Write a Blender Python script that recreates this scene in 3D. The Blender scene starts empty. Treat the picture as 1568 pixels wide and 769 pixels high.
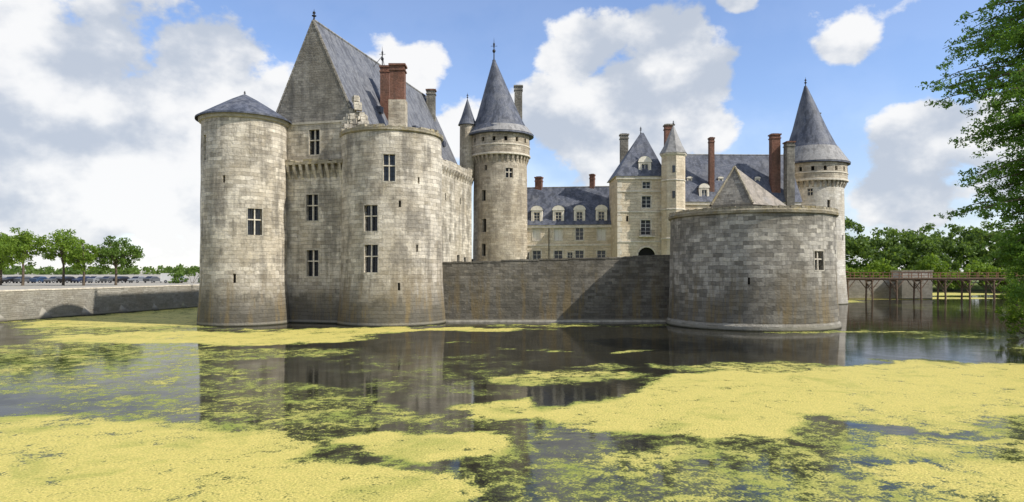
import bpy, math, random
import numpy as np
from mathutils import Vector, noise as mnoise
R=random.Random(7)
NP=np.random.RandomState(11)
sc=bpy.context.scene
sc.view_settings.view_transform='Standard'
try: sc.view_settings.look='None'
except Exception: pass
sc.view_settings.exposure=0; sc.view_settings.gamma=1
SUN_AZ=math.radians(68); SUN_EL=math.radians(42)   # azimuth from -Y towards +X
sund=Vector((math.sin(SUN_AZ)*math.cos(SUN_EL),-math.cos(SUN_AZ)*math.cos(SUN_EL),math.sin(SUN_EL)))

# ------------------------------------------------------------ node helpers
class NT:
    def __init__(s,nt): s.nt=nt
    def n(s,typ,**k):
        nd=s.nt.nodes.new(typ)
        for a,v in k.items(): setattr(nd,a,v)
        return nd
    def l(s,a,b): s.nt.links.new(a,b)
    def setin(s,sock,v):
        if isinstance(v,bpy.types.NodeSocket): s.l(v,sock)
        else: sock.default_value=v
    def math(s,op,a,b=0.0,c=0.0,clamp=False):
        nd=s.n('ShaderNodeMath',operation=op,use_clamp=clamp)
        for i,v in enumerate((a,b,c)): s.setin(nd.inputs[i],v)
        return nd.outputs[0]
    def vmath(s,op,a,b=(0,0,0)):
        nd=s.n('ShaderNodeVectorMath',operation=op)
        s.setin(nd.inputs[0],a)
        if op=='SCALE': s.setin(nd.inputs['Scale'],b)
        else: s.setin(nd.inputs[1],b)
        return nd.outputs['Value'] if op in('LENGTH','DISTANCE','DOT_PRODUCT') else nd.outputs[0]
    def mr(s,v,a,b,c=0.0,d=1.0,smooth=False):
        nd=s.n('ShaderNodeMapRange',interpolation_type='SMOOTHSTEP' if smooth else 'LINEAR')
        for i,x in enumerate((v,a,b,c,d)): s.setin(nd.inputs[i],x)
        return nd.outputs[0]
    def mix(s,f,a,b,mode='MIX'):
        nd=s.n('ShaderNodeMix',data_type='RGBA',blend_type=mode)
        s.setin(nd.inputs[0],f)
        for i,v in ((6,a),(7,b)):
            if not isinstance(v,bpy.types.NodeSocket) and len(v)==3: v=(*v,1)
            s.setin(nd.inputs[i],v)
        return nd.outputs[2]
    def noise(s,vec,scale,detail=4,rough=.55,dist=0):
        nd=s.n('ShaderNodeTexNoise')
        if vec is not None: s.l(vec,nd.inputs['Vector'])
        nd.inputs['Scale'].default_value=scale; nd.inputs['Detail'].default_value=detail
        nd.inputs['Roughness'].default_value=rough; nd.inputs['Distortion'].default_value=dist
        return nd.outputs[0]
def newmat(name):
    m=bpy.data.materials.new(name); m.use_nodes=True
    nt=m.node_tree; nt.nodes.clear(); t=NT(nt)
    out=t.n('ShaderNodeOutputMaterial'); p=t.n('ShaderNodeBsdfPrincipled')
    t.l(p.outputs[0],out.inputs[0]); p.inputs['Roughness'].default_value=.85
    p.inputs['Specular IOR Level'].default_value=.25
    return m,t,p,out
def bump(t,p,h,strength=.5,dist=.05):
    b=t.n('ShaderNodeBump'); b.inputs['Strength'].default_value=strength; b.inputs['Distance'].default_value=dist
    t.l(h,b.inputs['Height']); t.l(b.outputs[0],p.inputs['Normal'])

def stone(name,c1,c2,mortar,bw=.75,bh=.36,stain=.5,staincol=(.12,.11,.095),lich=.0,base=1.0,white=.3,contrast=0.0,patchy=.5):
    m,t,p,o=newmat(name)
    uv=t.n('ShaderNodeUVMap').outputs[0]
    pos=t.n('ShaderNodeNewGeometry').outputs['Position']
    nn=t.n('ShaderNodeTexNoise'); t.l(uv,nn.inputs['Vector']); nn.inputs['Scale'].default_value=.9; nn.inputs['Detail'].default_value=3
    d=t.vmath('SCALE',t.vmath('SUBTRACT',nn.outputs['Color'],(.5,.5,.5)),.34)
    uvd=t.vmath('ADD',uv,d)
    def brick(vec,ca,cb,cm,ms,w_,h_):
        br=t.n('ShaderNodeTexBrick'); t.l(vec,br.inputs['Vector'])
        br.inputs['Color1'].default_value=(*ca,1); br.inputs['Color2'].default_value=(*cb,1); br.inputs['Mortar'].default_value=(*cm,1)
        br.inputs['Scale'].default_value=1; br.inputs['Mortar Size'].default_value=ms; br.inputs['Mortar Smooth'].default_value=.6
        br.inputs['Brick Width'].default_value=w_; br.inputs['Row Height'].default_value=h_; br.inputs['Bias'].default_value=contrast
        br.squash=1.3; br.squash_frequency=3
        return br
    br=brick(uvd,c1,c2,mortar,.012,bw,bh); col=br.outputs['Color']
    br2=brick(t.vmath('ADD',uvd,(bw*37.3,bh*51,0)),(0,0,0),(1,1,1),(.5,.5,.5),0,bw*1.17,bh)
    rnd=br2.outputs['Color']
    col=t.mix(t.mr(rnd,.5,1.0,0,white),col,(min(1,c1[0]*1.3),min(1,c1[1]*1.3),min(1,c1[2]*1.27)))
    col=t.mix(t.mr(rnd,.3,.0,0,.6),col,(c2[0]*.7,c2[1]*.68,c2[2]*.64))
    pn=t.noise(pos,.2,4,.62)
    col=t.mix(t.mr(pn,.44,.60,0,patchy,True),col,(c2[0]*.85,c2[1]*.80,c2[2]*.70))
    st=t.noise(t.vmath('MULTIPLY',pos,(1,1,.10)),.9,5,.68)
    blot=t.noise(t.vmath('ADD',pos,(31,7,3)),.45,5,.7)
    g=t.mr(t.math('ADD',t.math('MULTIPLY',st,.55),t.math('MULTIPLY',blot,.5)),.47,.64,0,stain,True)
    col=t.mix(g,col,staincol)
    fine=t.noise(pos,4.5,4,.72)
    col=t.mix(.6,col,t.mix(t.mr(fine,.3,.7),(.6,.6,.6),(1.16,1.15,1.12)),'MULTIPLY')
    z=t.n('ShaderNodeSeparateXYZ'); t.l(pos,z.inputs[0]); z=z.outputs[2]
    if base>0:
        zz=t.math('ADD',z,t.math('ADD',t.math('MULTIPLY',t.math('SUBTRACT',blot,.5),8),t.math('MULTIPLY',t.math('SUBTRACT',st,.5),7)))
        col=t.mix(t.mr(zz,1.2,5.8,.88*base,0,True),col,(.088,.080,.060))
        if lich>0: col=t.mix(t.math('MULTIPLY',t.mr(z,2.5,7,.6,0),t.mr(st,.5,.6,0,1)),col,(.24,.175,.08))
        col=t.mix(t.mr(z,.25,.45,.6,0),col,(.33,.305,.24))
        col=t.mix(t.mr(z,.05,.22,.95,0),col,(.04,.04,.022))
    if lich>0:
        col=t.mix(t.mr(t.noise(pos,.9,4,.7),.53,.66,0,lich,True),col,(.34,.26,.10))
    t.l(col,p.inputs['Base Color'])
    h=t.math('ADD',t.math('MULTIPLY',br.outputs['Fac'],-.6),t.math('ADD',t.math('MULTIPLY',fine,1.0),t.math('MULTIPLY',rnd,.5)))
    bump(t,p,h,.85,.11)
    p.inputs['Roughness'].default_value=.92
    return m
def slate(name,c1,c2,stain=.4):
    m,t,p,o=newmat(name)
    uv=t.n('ShaderNodeUVMap').outputs[0]; pos=t.n('ShaderNodeNewGeometry').outputs['Position']
    br=t.n('ShaderNodeTexBrick'); t.l(uv,br.inputs['Vector'])
    br.inputs['Color1'].default_value=(*c1,1); br.inputs['Color2'].default_value=(*c2,1); br.inputs['Mortar'].default_value=(c1[0]*.5,c1[1]*.5,c1[2]*.5,1)
    br.inputs['Scale'].default_value=1; br.inputs['Mortar Size'].default_value=.012
    br.inputs['Brick Width'].default_value=.34; br.inputs['Row Height'].default_value=.24
    col=br.outputs['Color']
    n1=t.noise(pos,.5,5,.7)
    col=t.mix(t.mr(n1,.45,.66,0,stain,True),col,(.21,.21,.21))
    g=t.mr(t.noise(t.vmath('MULTIPLY',pos,(1,1,.2)),1.4,4,.6),.46,.62,0,.75,True)
    col=t.mix(g,col,(c1[0]*.55,c1[1]*.55,c1[2]*.55))
    t.l(col,p.inputs['Base Color']); p.inputs['Roughness'].default_value=.62
    p.inputs['Specular IOR Level'].default_value=.28
    bump(t,p,t.math('ADD',br.outputs['Color'],n1),.4,.03)
    return m
def simple(name,c,rough=.8,var=.25,scale=2.0,metal=0,spec=.3):
    m,t,p,o=newmat(name)
    pos=t.n('ShaderNodeNewGeometry').outputs['Position']
    n=t.noise(pos,scale,4,.6)
    t.l(t.mix(t.mr(n,.3,.7),tuple(x*(1-var) for x in c),tuple(min(1,x*(1+var)) for x in c)),p.inputs['Base Color'])
    p.inputs['Roughness'].default_value=rough; p.inputs['Metallic'].default_value=metal; p.inputs['Specular IOR Level'].default_value=spec
    return m
def leafmat(name,dark,light,sc_=.5):
    m,t,p,o=newmat(name)
    g=t.n('ShaderNodeNewGeometry')
    n=t.noise(g.outputs['Position'],sc_,2,.6)
    f=t.math('ADD',t.math('MULTIPLY',g.outputs['Random Per Island'],.45),t.mr(n,.3,.7,0,.55))
    col=t.mix(f,dark,light)
    t.l(col,p.inputs['Base Color']); p.inputs['Roughness'].default_value=.6
    tr=t.n('ShaderNodeBsdfTranslucent'); t.l(t.mix(.5,col,(light[0]*1.6,light[1]*1.6,light[2]*.8)),tr.inputs[0])
    ms=t.n('ShaderNodeMixShader'); ms.inputs[0].default_value=.4
    t.l(p.outputs[0],ms.inputs[1]); t.l(tr.outputs[0],ms.inputs[2]); t.l(ms.outputs[0],o.inputs[0])
    return m

MAT=dict(
 keep=stone('keep_limestone',(.74,.675,.56),(.49,.44,.355),(.40,.36,.295),bw=.9,bh=.43,stain=.74,lich=.10,staincol=(.17,.155,.13),white=.5),
 gable=stone('gable_rubble',(.36,.335,.285),(.235,.22,.19),(.27,.255,.215),bw=.5,bh=.28,stain=.7,base=0,staincol=(.115,.108,.095)),
 bast=stone('bastion_stone',(.55,.51,.435),(.235,.22,.19),(.28,.26,.22),bw=.8,bh=.41,stain=.6,lich=.06,white=.9,staincol=(.125,.118,.10),contrast=-.1,base=.75),
 curt=stone('shade_darkened_curtain_stone',(.27,.245,.20),(.13,.12,.10),(.17,.16,.13),bw=.7,bh=.34,stain=.6,lich=.10,white=.6,base=.5,staincol=(.08,.075,.062)),  # dark stained stone, colour lowered further to stand in for shade on the wall
 quay=stone('quay_stone',(.56,.53,.455),(.43,.40,.34),(.45,.42,.37),bw=.5,bh=.25,stain=.4,base=.5,staincol=(.24,.23,.18)),
 tow=stone('tower_stone',(.64,.565,.44),(.45,.39,.30),(.36,.32,.25),bw=.75,bh=.38,stain=.6,base=0,white=.4,staincol=(.19,.165,.13)),
 towk=stone('east_tower_render',(.74,.70,.61),(.60,.555,.475),(.55,.5,.42),bw=.8,bh=.4,stain=.4,base=.4,staincol=(.26,.24,.2)),
 ashlar=stone('cream_ashlar',(.80,.69,.52),(.70,.59,.43),(.6,.51,.38),bw=1.0,bh=.45,stain=.35,base=0,white=.2,staincol=(.36,.30,.21)),
 coping=stone('lichen_coping',(.48,.43,.32),(.34,.30,.22),(.24,.21,.16),bw=.6,bh=.5,stain=.4,base=0,lich=.6),
 trim=simple('dressed_stone',(.62,.56,.45),.9,.25,2.2),
 dorm=simple('pale_dormer_stone',(.76,.70,.58),.9,.12,2.2),
 dtrim=simple('weathered_window_stone',(.42,.385,.31),.9,.3,2.2),
 slate=slate('slate_roof',(.075,.085,.11),(.135,.145,.18)),
 slatek=slate('old_keep_slate',(.13,.135,.15),(.20,.205,.215),.6),
 slatel=slate('weathered_slate',(.27,.26,.245),(.35,.34,.32),.3),
 slatet=slate('mossy_tiles',(.26,.225,.175),(.35,.30,.24),.4),
 brick=stone('chimney_brick',(.32,.155,.105),(.23,.11,.078),(.33,.28,.23),bw=.3,bh=.12,stain=.55,base=0,white=.15,staincol=(.10,.075,.06)),
 glass=simple('window_glass',(.018,.021,.026),.12,.3,1.0,0,.5),
 white=simple('white_joinery',(.66,.64,.58),.6,.1,4),
 shutter=simple('pale_shutter',(.74,.70,.60),.6,.08,4),
 iron=simple('dark_iron',(.03,.03,.035),.5,.2,3),
 wood=simple('weathered_wood',(.17,.115,.075),.85,.35,3),
 rwood=simple('stained_wood',(.20,.10,.06),.8,.3,3),
 dark=simple('dark_interior',(.012,.011,.01),.9,.2,1),
 bark=simple('tree_bark',(.11,.085,.06),.95,.4,4),
 tyre=simple('tyre_rubber',(.02,.02,.02),.9,.1,4),
)
# ------------------------------------------------------------ mesh builder
class B:
    def __init__(s,name,loc=(0,0,0)):
        s.name=name; s.loc=Vector(loc); s.parts={}
    def face(s,part,mat,pts,uvs=None):
        d=s.parts.setdefault(part,dict(mat=mat,v=[],f=[],uv=[]))
        i=len(d['v']); d['v']+= [tuple(Vector(p)-s.loc) for p in pts]
        d['f'].append(tuple(range(i,i+len(pts))))
        if uvs is None:
            P=[Vector(p) for p in pts]
            nrm=(P[1]-P[0]).cross(P[2]-P[0])
            if nrm.length<1e-9: nrm=Vector((0,0,1))
            nrm.normalize()
            if abs(nrm.z)>.95: a=Vector((1,0,0)); b=Vector((0,1,0))
            else:
                a=Vector((0,0,1)).cross(nrm).normalized(); b=nrm.cross(a)
            uvs=[(p.dot(a),p.dot(b)) for p in P]
        d['uv']+=list(uvs)
    def box(s,part,mat,c,sz,ang=0,skip_bottom=False):
        cx,cy,cz=c; hx,hy,hz=sz[0]/2,sz[1]/2,sz[2]/2; ca,sa=math.cos(ang),math.sin(ang)
        def q(x,y,z): return (cx+x*ca-y*sa,cy+x*sa+y*ca,cz+z)
        c8=[q(x*hx,y*hy,z*hz) for z in(-1,1) for y in(-1,1) for x in(-1,1)]
        for f in ((0,1,5,4),(1,3,7,5),(3,2,6,7),(2,0,4,6),(4,5,7,6),(2,3,1,0)):
            s.face(part,mat,[c8[i] for i in f])
    def lathe(s,part,mat,c,prof,segs=64,lean=(0,0),zref=None,vs=1.0):
        z0=prof[0][1]; z1=prof[-1][1]; Rm=max(p[0] for p in prof)
        v=0
        for (r0,a0),(r1,a1) in zip(prof[:-1],prof[1:]):
            ln=math.hypot(r1-r0,a1-a0)
            def P(r,z,a):
                k=(z-z0)/(z1-z0) if abs(z1-z0)>1e-6 else 0
                return (c[0]+r*math.sin(a)+lean[0]*k,c[1]-r*math.cos(a)+lean[1]*k,z)
            for i in range(segs):
                t0=2*math.pi*i/segs; t1=2*math.pi*(i+1)/segs
                pts=[P(r0,a0,t0),P(r0,a0,t1),P(r1,a1,t1),P(r1,a1,t0)]
                uvs=[(t0*Rm,v),(t1*Rm,v),(t1*Rm,v+ln),(t0*Rm,v+ln)]
                if r1<1e-4: pts=pts[:3]; uvs=uvs[:3]
                elif r0<1e-4: pts=[pts[0],pts[2],pts[3]]; uvs=[uvs[0],uvs[2],uvs[3]]
                s.face(part,mat,pts,uvs)
            v+=ln
    def tube(s,part,mat,pts,rad,segs=8):
        pts=[Vector(p) for p in pts]
        rings=[]
        for i,p in enumerate(pts):
            d=(pts[min(i+1,len(pts)-1)]-pts[max(i-1,0)]).normalized()
            a=d.cross(Vector((0,0,1)) if abs(d.z)<.9 else Vector((1,0,0))).normalized(); b=d.cross(a)
            rings.append([p+(a*math.cos(2*math.pi*k/segs)+b*math.sin(2*math.pi*k/segs))*rad[i] for k in range(segs)])
        for r0,r1 in zip(rings[:-1],rings[1:]):
            for k in range(segs):
                s.face(part,mat,[r0[k],r0[(k+1)%segs],r1[(k+1)%segs],r1[k]])
    def surf(s,part,mat,f,u0,u1,z0,z1,du=99,dz=99,holes=(),depth=.4,trim='trim'):
        us={u0,u1}; zs={z0,z1}
        n=max(1,int(math.ceil((u1-u0)/du)));  us|={u0+(u1-u0)*i/n for i in range(n+1)}
        n=max(1,int(math.ceil((z1-z0)/dz)));  zs|={z0+(z1-z0)*i/n for i in range(n+1)}
        hs=[]
        for h in holes:
            uc,zc,w,hh=h[:4]; kind=h[4] if len(h)>4 else 'cross'
            a=(uc-w/2,uc+w/2,zc-hh/2,zc+hh/2,kind); hs.append(a)
            us|={a[0],a[1]}; zs|={a[2],a[3]}
        us=sorted(us); zs=sorted(zs)
        for i in range(len(us)-1):
            for j in range(len(zs)-1):
                a,b,c,d=us[i],us[i+1],zs[j],zs[j+1]
                if b-a<1e-5 or d-c<1e-5: continue
                mu,mz=(a+b)/2,(c+d)/2
                if any(h[0]<mu<h[1] and h[2]<mz<h[3] for h in hs): continue
                s.face(part,mat,[f(a,c,0),f(b,c,0),f(b,d,0),f(a,d,0)],[(a,c),(b,c),(b,d),(a,d)])
        for (a,b,c,d,kind) in hs:
            D=depth
            s.face(part,mat,[f(a,c,0),f(a,c,D),f(a,d,D),f(a,d,0)][::-1])
            s.face(part,mat,[f(b,c,0),f(b,c,D),f(b,d,D),f(b,d,0)])
            s.face(part,mat,[f(a,d,0),f(b,d,0),f(b,d,D),f(a,d,D)])
            s.face(part,mat,[f(a,c,0),f(b,c,0),f(b,c,D),f(a,c,D)][::-1])
            pm={'shutter':'shutter','door':'dark','slit':'dark'}.get(kind,'glass')
            s.face('window_'+pm,MAT[pm],[f(a,c,D),f(b,c,D),f(b,d,D),f(a,d,D)])
            w=b-a; h=d-c
            if kind in('cross','case','shutter'):
                t=.11 if kind=='cross' else .14; tm='dtrim' if kind=='cross' else trim
                for (x0,x1,y0,y1) in ((a-t,a,c-t,d+t),(b,b+t,c-t,d+t),(a,b,d,d+t),(a-t*.5,b+t*.5,c-t*1.2,c)):
                    s.bar('window_surrounds',MAT[tm],f,x0,x1,y0,y1,-.035,0.01)
            if kind=='cross':
                m=.06
                s.bar('window_mullions',MAT['trim'],f,(a+b)/2-m,(a+b)/2+m,c,d,.16,.34)
                zt=c+h*.58
                s.bar('window_mullions',MAT['trim'],f,a,b,zt-m,zt+m,.15,.33)
                for k in (.25,.75): s.bar('glazing_bars',MAT['iron'],f,a+w*k-.02,a+w*k+.02,c,d,.42,.46)
                for k in (.2,.4,.78): s.bar('glazing_bars',MAT['iron'],f,a,b,c+h*k-.02,c+h*k+.02,.41,.45)
            if kind=='case':
                m=.035
                s.bar('window_frames',MAT['white'],f,(a+b)/2-m,(a+b)/2+m,c,d,D-.12,D-.03)
                for x in (a+.03,b-.03): s.bar('window_frames',MAT['white'],f,x-m,x+m,c,d,D-.13,D-.03)
                n=max(2,int(h/.55))
                for k in range(n+1):
                    zz=min(max(c+h*k/n,c+m),d-m); s.bar('window_frames',MAT['white'],f,a,b,zz-m*.8,zz+m*.8,D-.11,D-.04)
            if kind=='shutter':
                s.bar('window_frames',MAT['trim'],f,(a+b)/2-.03,(a+b)/2+.03,c,d,D-.05,D-.01)
    def bar(s,part,mat,f,a,b,c,d,d0,d1):
        s.face(part,mat,[f(a,c,d0),f(b,c,d0),f(b,d,d0),f(a,d,d0)])
        s.face(part,mat,[f(a,c,d1),f(a,c,d0),f(a,d,d0),f(a,d,d1)])
        s.face(part,mat,[f(b,c,d0),f(b,c,d1),f(b,d,d1),f(b,d,d0)])
        s.face(part,mat,[f(a,d,d0),f(b,d,d0),f(b,d,d1),f(a,d,d1)])
        s.face(part,mat,[f(a,c,d1),f(b,c,d1),f(b,c,d0),f(a,c,d0)])
    def corbel(s,part,mat,f,a,b,c,d,out):
        m=(c+d)/2
        for (z0,z1,o0,o1) in ((c,m,-.02,-out*.6),(m,d,-out*.65,-out)):
            s.face(part,mat,[f(a,z0,o0),f(b,z0,o0),f(b,z1,o1),f(a,z1,o1)])
            s.face(part,mat,[f(a,z0,0),f(a,z0,o0),f(a,z1,o1),f(a,z1,0)])
            s.face(part,mat,[f(b,z0,o0),f(b,z0,0),f(b,z1,0),f(b,z1,o1)])
            s.face(part,mat,[f(a,z0,0),f(b,z0,0),f(b,z0,o0),f(a,z0,o0)])
    def chimney(s,x,y,z0,z1,w,d,mat='brick',ang=0,stonez=None):
        if stonez:
            s.box('chimney_bases',MAT['tow'],(x,y,(z0+stonez)/2),(w*1.2,d*1.2,stonez-z0),ang); z0=stonez
        s.box('chimneys_'+mat,MAT[mat],(x,y,(z0+z1)/2),(w,d,z1-z0),ang)
        s.box('chimneys_'+mat,MAT[mat],(x,y,z1-.55),(w*1.14,d*1.14,.18),ang)
        s.box('chimney_caps',MAT[mat],(x,y,z1+.1),(w*1.2,d*1.2,.22),ang)
        s.box('chimney_caps_flue',MAT['dark'],(x,y,z1+.25),(w*.7,d*.7,.12),ang)
    def finial(s,x,y,z,h,r=.07):
        s.lathe('finials',MAT['iron'],(x,y),[(r*2.4,z-.3),(r*1.2,z+.1),(r,z+h*.3),(r*3,z+h*.36),(r*3,z+h*.42),(r*.8,z+h*.48),(r*2,z+h*.7),(r*.6,z+h*.75),(.0,z+h)],8)
        s.box('finials',MAT['iron'],(x,y,z+h*.6),(h*.28,.05,.05))
    def finish(s):
        e=bpy.data.objects.new(s.name,None); e.location=s.loc; sc.collection.objects.link(e)
        for pn,d in s.parts.items():
            me=bpy.data.meshes.new(pn); me.from_pydata(d['v'],[],d['f'])
            uvl=me.uv_layers.new(name='UVMap'); uvl.data.foreach_set('uv',np.array(d['uv'],dtype=np.float32).ravel())
            me.materials.append(d['mat']); me.update()
            ob=bpy.data.objects.new(pn,me); ob.parent=e; sc.collection.objects.link(ob)
        return e
def plane(p0,d,outo=0.0):
    d=Vector((d[0],d[1])).normalized(); n=Vector((-d.y,d.x)); p0=Vector((p0[0],p0[1]))
    def f(u,z,dep):
        q=p0+d*u+n*(dep-outo); return (q.x,q.y,z)
    return f
def cyl(c,prof,Rr,wob=0.0,seed=0):
    zs=[p[0] for p in prof]; rs=[p[1] for p in prof]
    def f(u,z,dep):
        a=u/Rr; r=float(np.interp(z,zs,rs))-dep
        if wob: r+=wob*mnoise.noise(Vector((math.sin(a)*2+seed,math.cos(a)*2,z*.25)))
        return (c[0]+r*math.sin(a),c[1]-r*math.cos(a),z)
    return f
def tower(b,part,mat,c,prof,holes,wob=.08,seed=0,dz=1.2):
    Rr=prof[len(prof)//2][1]; f=cyl(c,prof,Rr,wob,seed)
    hl=[(h[0]*Rr,)+tuple(h[1:]) for h in holes]
    b.surf(part,mat,f,-math.pi*Rr,math.pi*Rr,prof[0][0],prof[-1][0],du=Rr*2*math.pi/84,dz=dz,holes=hl,depth=.5)
    return f,Rr
def corb_ring(b,f,Rr,n,z0,z1,out,w,mat='tow'):
    for i in range(n):
        u=-math.pi*Rr+2*math.pi*Rr*(i+.5)/n
        b.corbel('corbels',MAT[mat],f,u-w/2,u+w/2,z0,z1,out)
def walls4(b,p0,d,L,dep,z0,z1,front=(),right=(),left=(),mat='ashlar',part='walls',depth=.35):
    d=Vector((d[0],d[1])).normalized(); n=Vector((-d.y,d.x)); p0=Vector(p0)
    f=plane(p0,d); b.surf(part,MAT[mat],f,0,L,z0,z1,holes=front,depth=depth)
    fr=plane(p0+d*L,n); b.surf(part,MAT[mat],fr,0,dep,z0,z1,holes=right,depth=depth)
    fb=plane(p0+d*L+n*dep,-d); b.surf(part,MAT[mat],fb,0,L,z0,z1)
    fl=plane(p0+n*dep,-n); b.surf(part,MAT[mat],fl,0,dep,z0,z1,holes=left,depth=depth)
    return f
def roof(b,p0,d,L,dep,ze,zr,mat='slate',hipl=0,hipr=0,ov=.35,gmat='ashlar'):
    d=Vector((d[0],d[1])).normalized(); n=Vector((-d.y,d.x)); p0=Vector(p0)
    def P(u,v,z): q=p0+d*u+n*v; return (q.x,q.y,z)
    zo=ze-.25
    a=P(-ov,-ov,zo);bb=P(L+ov,-ov,zo);c=P(L+ov,dep+ov,zo);e=P(-ov,dep+ov,zo)
    r0=P(hipl if hipl else -ov,dep/2,zr); r1=P(L-hipr if hipr else L+ov,dep/2,zr)
    m=MAT[mat]
    b.face('roof_slopes',m,[a,bb,r1,r0]); b.face('roof_slopes',m,[c,e,r0,r1])
    if hipl: b.face('roof_slopes',m,[e,a,r0])
    else: b.face('gables',MAT[gmat],[P(0,dep,ze),P(0,0,ze),P(0,dep/2,zr-.2)])
    if hipr: b.face('roof_slopes',m,[bb,c,r1])
    else: b.face('gables',MAT[gmat],[P(L,0,ze),P(L,dep,ze),P(L,dep/2,zr-.2)])
    b.face('eaves_soffit',MAT['trim'],[e,c,bb,a])
    f=plane(p0,d); b.bar('cornice',MAT['trim'],f,-.15,L+.15,ze-.75,ze-.28,-.22,0)
    b.tube('ridge_cap',MAT['slatel'],[r0,r1],[.12,.12],6)
def dormer(b,f,u,z,w,h,back,mat='dorm',roofh=.8,kind='case',setb=.25):
    g=lambda uu,zz,dd: f(uu,zz,dd+setb)
    b.surf('dormer_walls',MAT[mat],g,u-w/2,u+w/2,z,z+h,holes=[(u,z+h*.5,w*.55,h*.72,kind)],depth=.2,trim='dorm')
    b.face('dormer_walls',MAT[mat],[g(u-w/2,z,back),g(u-w/2,z,0),g(u-w/2,z+h,0),g(u-w/2,z+h,back)])
    b.face('dormer_walls',MAT[mat],[g(u+w/2,z,0),g(u+w/2,z,back),g(u+w/2,z+h,back),g(u+w/2,z+h,0)])
    arc=[(u+(w/2+.14)*math.cos(t),z+h+roofh*math.sin(t)) for t in [math.pi*k/6 for k in range(7)]]
    pts=[g(x,zz,-.1) for x,zz in arc]
    b.face('dormer_pediments',MAT[mat],pts)
    for (x0,z0),(x1,z1) in zip(arc[:-1],arc[1:]):
        b.face('dormer_roofs',MAT['slate'],[g(x0,z0,-.12),g(x1,z1,-.12),g(x1,z1,back+.6),g(x0,z0,back+.6)])

# ============================================================ KEEP
R0=Vector((-23.2,80.0)); rd=Vector((.241,.970)).normalized(); pd=Vector((rd.y,-rd.x))
keep=B('castle_keep',(-19,98,0))
def KP(w,s,z): q=R0+pd*w+rd*s; return (q.x,q.y,z)
Lk=37
walls4(keep,(R0-pd*7.8).to_tuple(),pd,15.6,Lk,-1,22,mat='keep',part='body_walls',
   right=[(20,15,.5,1.2,'slit'),(26,11,.5,1.2,'slit'),(30,7.2,1.3,2.6,'slit'),(33.3,7.0,1.2,2.4,'slit'),(31,17,.5,1,'slit'),(24,17,.5,1,'slit')])
keep.face('wall_walk',MAT['coping'],[KP(-7.8,0,22),KP(7.8,0,22),KP(7.8,Lk,22),KP(-7.8,Lk,22)])
fs=plane((R0+pd*7.8).to_tuple(),rd)
u=0
while u<Lk-1:
    w=R.uniform(.8,2.4); keep.bar('parapet_remains',MAT['keep'],fs,u,u+w,22.002,22+R.choice([.25,.5,.9,.6]),-.02,.7); u+=w
for u in np.arange(2,Lk,1.3): keep.corbel('parapet_corbels',MAT['keep'],fs,u,u+.5,20.2,21.3,.55)
ff=plane((R0-pd*6-rd*1.0).to_tuple(),pd)
keep.surf('front_wall',MAT['keep'],ff,0,12,-1,18.2,holes=[(6.45,13.3,1.5,3.0),(6.5,6.9,1.5,3.0)],depth=.5)
for i in range(13):
    u=1.0+i*.82
    keep.corbel('front_corbels',MAT['keep'],ff,u,u+.34,16.6,18.2,.7)
u=.5
while u<11.5:
    w=R.uniform(.5,1.5); keep.bar('front_parapet',MAT['coping'],ff,u,min(u+w,12),18.2,18.45+R.choice([0,.15,.35,.2]),-.75,1.2); u+=w
fu=plane((R0-pd*5.25-rd*.62).to_tuple(),pd)
keep.surf('upper_wall',MAT['keep'],fu,0,10.5,18.25,23.0,holes=[(5.75,20.9,1.35,2.9)],depth=.5)
keep.bar('string_course',MAT['dtrim'],fu,0,10.5,23.0,23.25,-.12,.9)
a,bv,c=KP(-5.25,-.04,23.25),KP(5.25,-.04,23.25),KP(0,-.04,35.2)
keep.face('gable_wall',MAT['gable'],[a,bv,c])
walls4(keep,(R0-pd*5.2).to_tuple(),pd,10.4,Lk,21.9,24.0,mat='gable',part='attic_walls')
for sgn in (1,-1):
    pts=[KP(sgn*5.6,.1,23.3),KP(sgn*5.6,Lk,23.3),KP(0,Lk,35.3),KP(0,.1,35.3)]
    keep.face('keep_roof',MAT['slatek'],pts if sgn>0 else pts[::-1])
    n=16
    for i in range(n):
        t0=i/n;t1=(i+.96)/n
        p0_=Vector(KP(sgn*5.45*(1-t0),-.12,23.3+12*t0));p1_=Vector(KP(sgn*5.45*(1-t1),-.12,23.3+12*t1))
        keep.tube('gable_coping',MAT['gable'],[p0_+Vector((0,.2,0)),p1_+Vector((0,.2,0))],[.17,.16],5)
keep.face('gable_wall',MAT['gable'],[KP(5.2,Lk,23.9),KP(-5.2,Lk,23.9),KP(0,Lk,35.2)])
keep.tube('ridge_cap',MAT['slatel'],[KP(0,.1,35.35),KP(0,Lk,35.35)],[.14,.14],6)
keep.finial(*KP(0,.2,35.3)[:2],35.3,1.4,.09); 
keep.finial(*KP(0,19,35.3)[:2],35.2,3.2,.07); keep.finial(*KP(0,Lk,35.3)[:2],35.3,1.6,.08)
for s_ in (9,15,21,27,33):
    p=KP(4.1,s_,26.6); keep.box('roof_vents',MAT['slate'],p,(.9,.9,.8),-.24)
keep.tube('ridge_ironwork',MAT['iron'],[KP(.6,15,34.2),KP(.9,17,36.2),KP(.6,19,34.2)],[.05,.05,.05],5)
fA,RA=tower(keep,'west_tower_wall',MAT['keep'],(-30.8,79),[(-1,5.15),(.2,5.05),(5,4.72),(10,4.68),(23.3,4.62)],
   [(.60,11.4,1.55,2.9),(-.72,19.6,.6,2.8,'slit'),(.15,5.2,.3,1.0,'slit'),(-.1,16,.3,.8,'slit')],seed=3)
keep.lathe('west_tower_cornice',MAT['dtrim'],(-30.8,79),[(4.62,22.7),(4.85,22.8),(4.95,23.3)],72)
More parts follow.
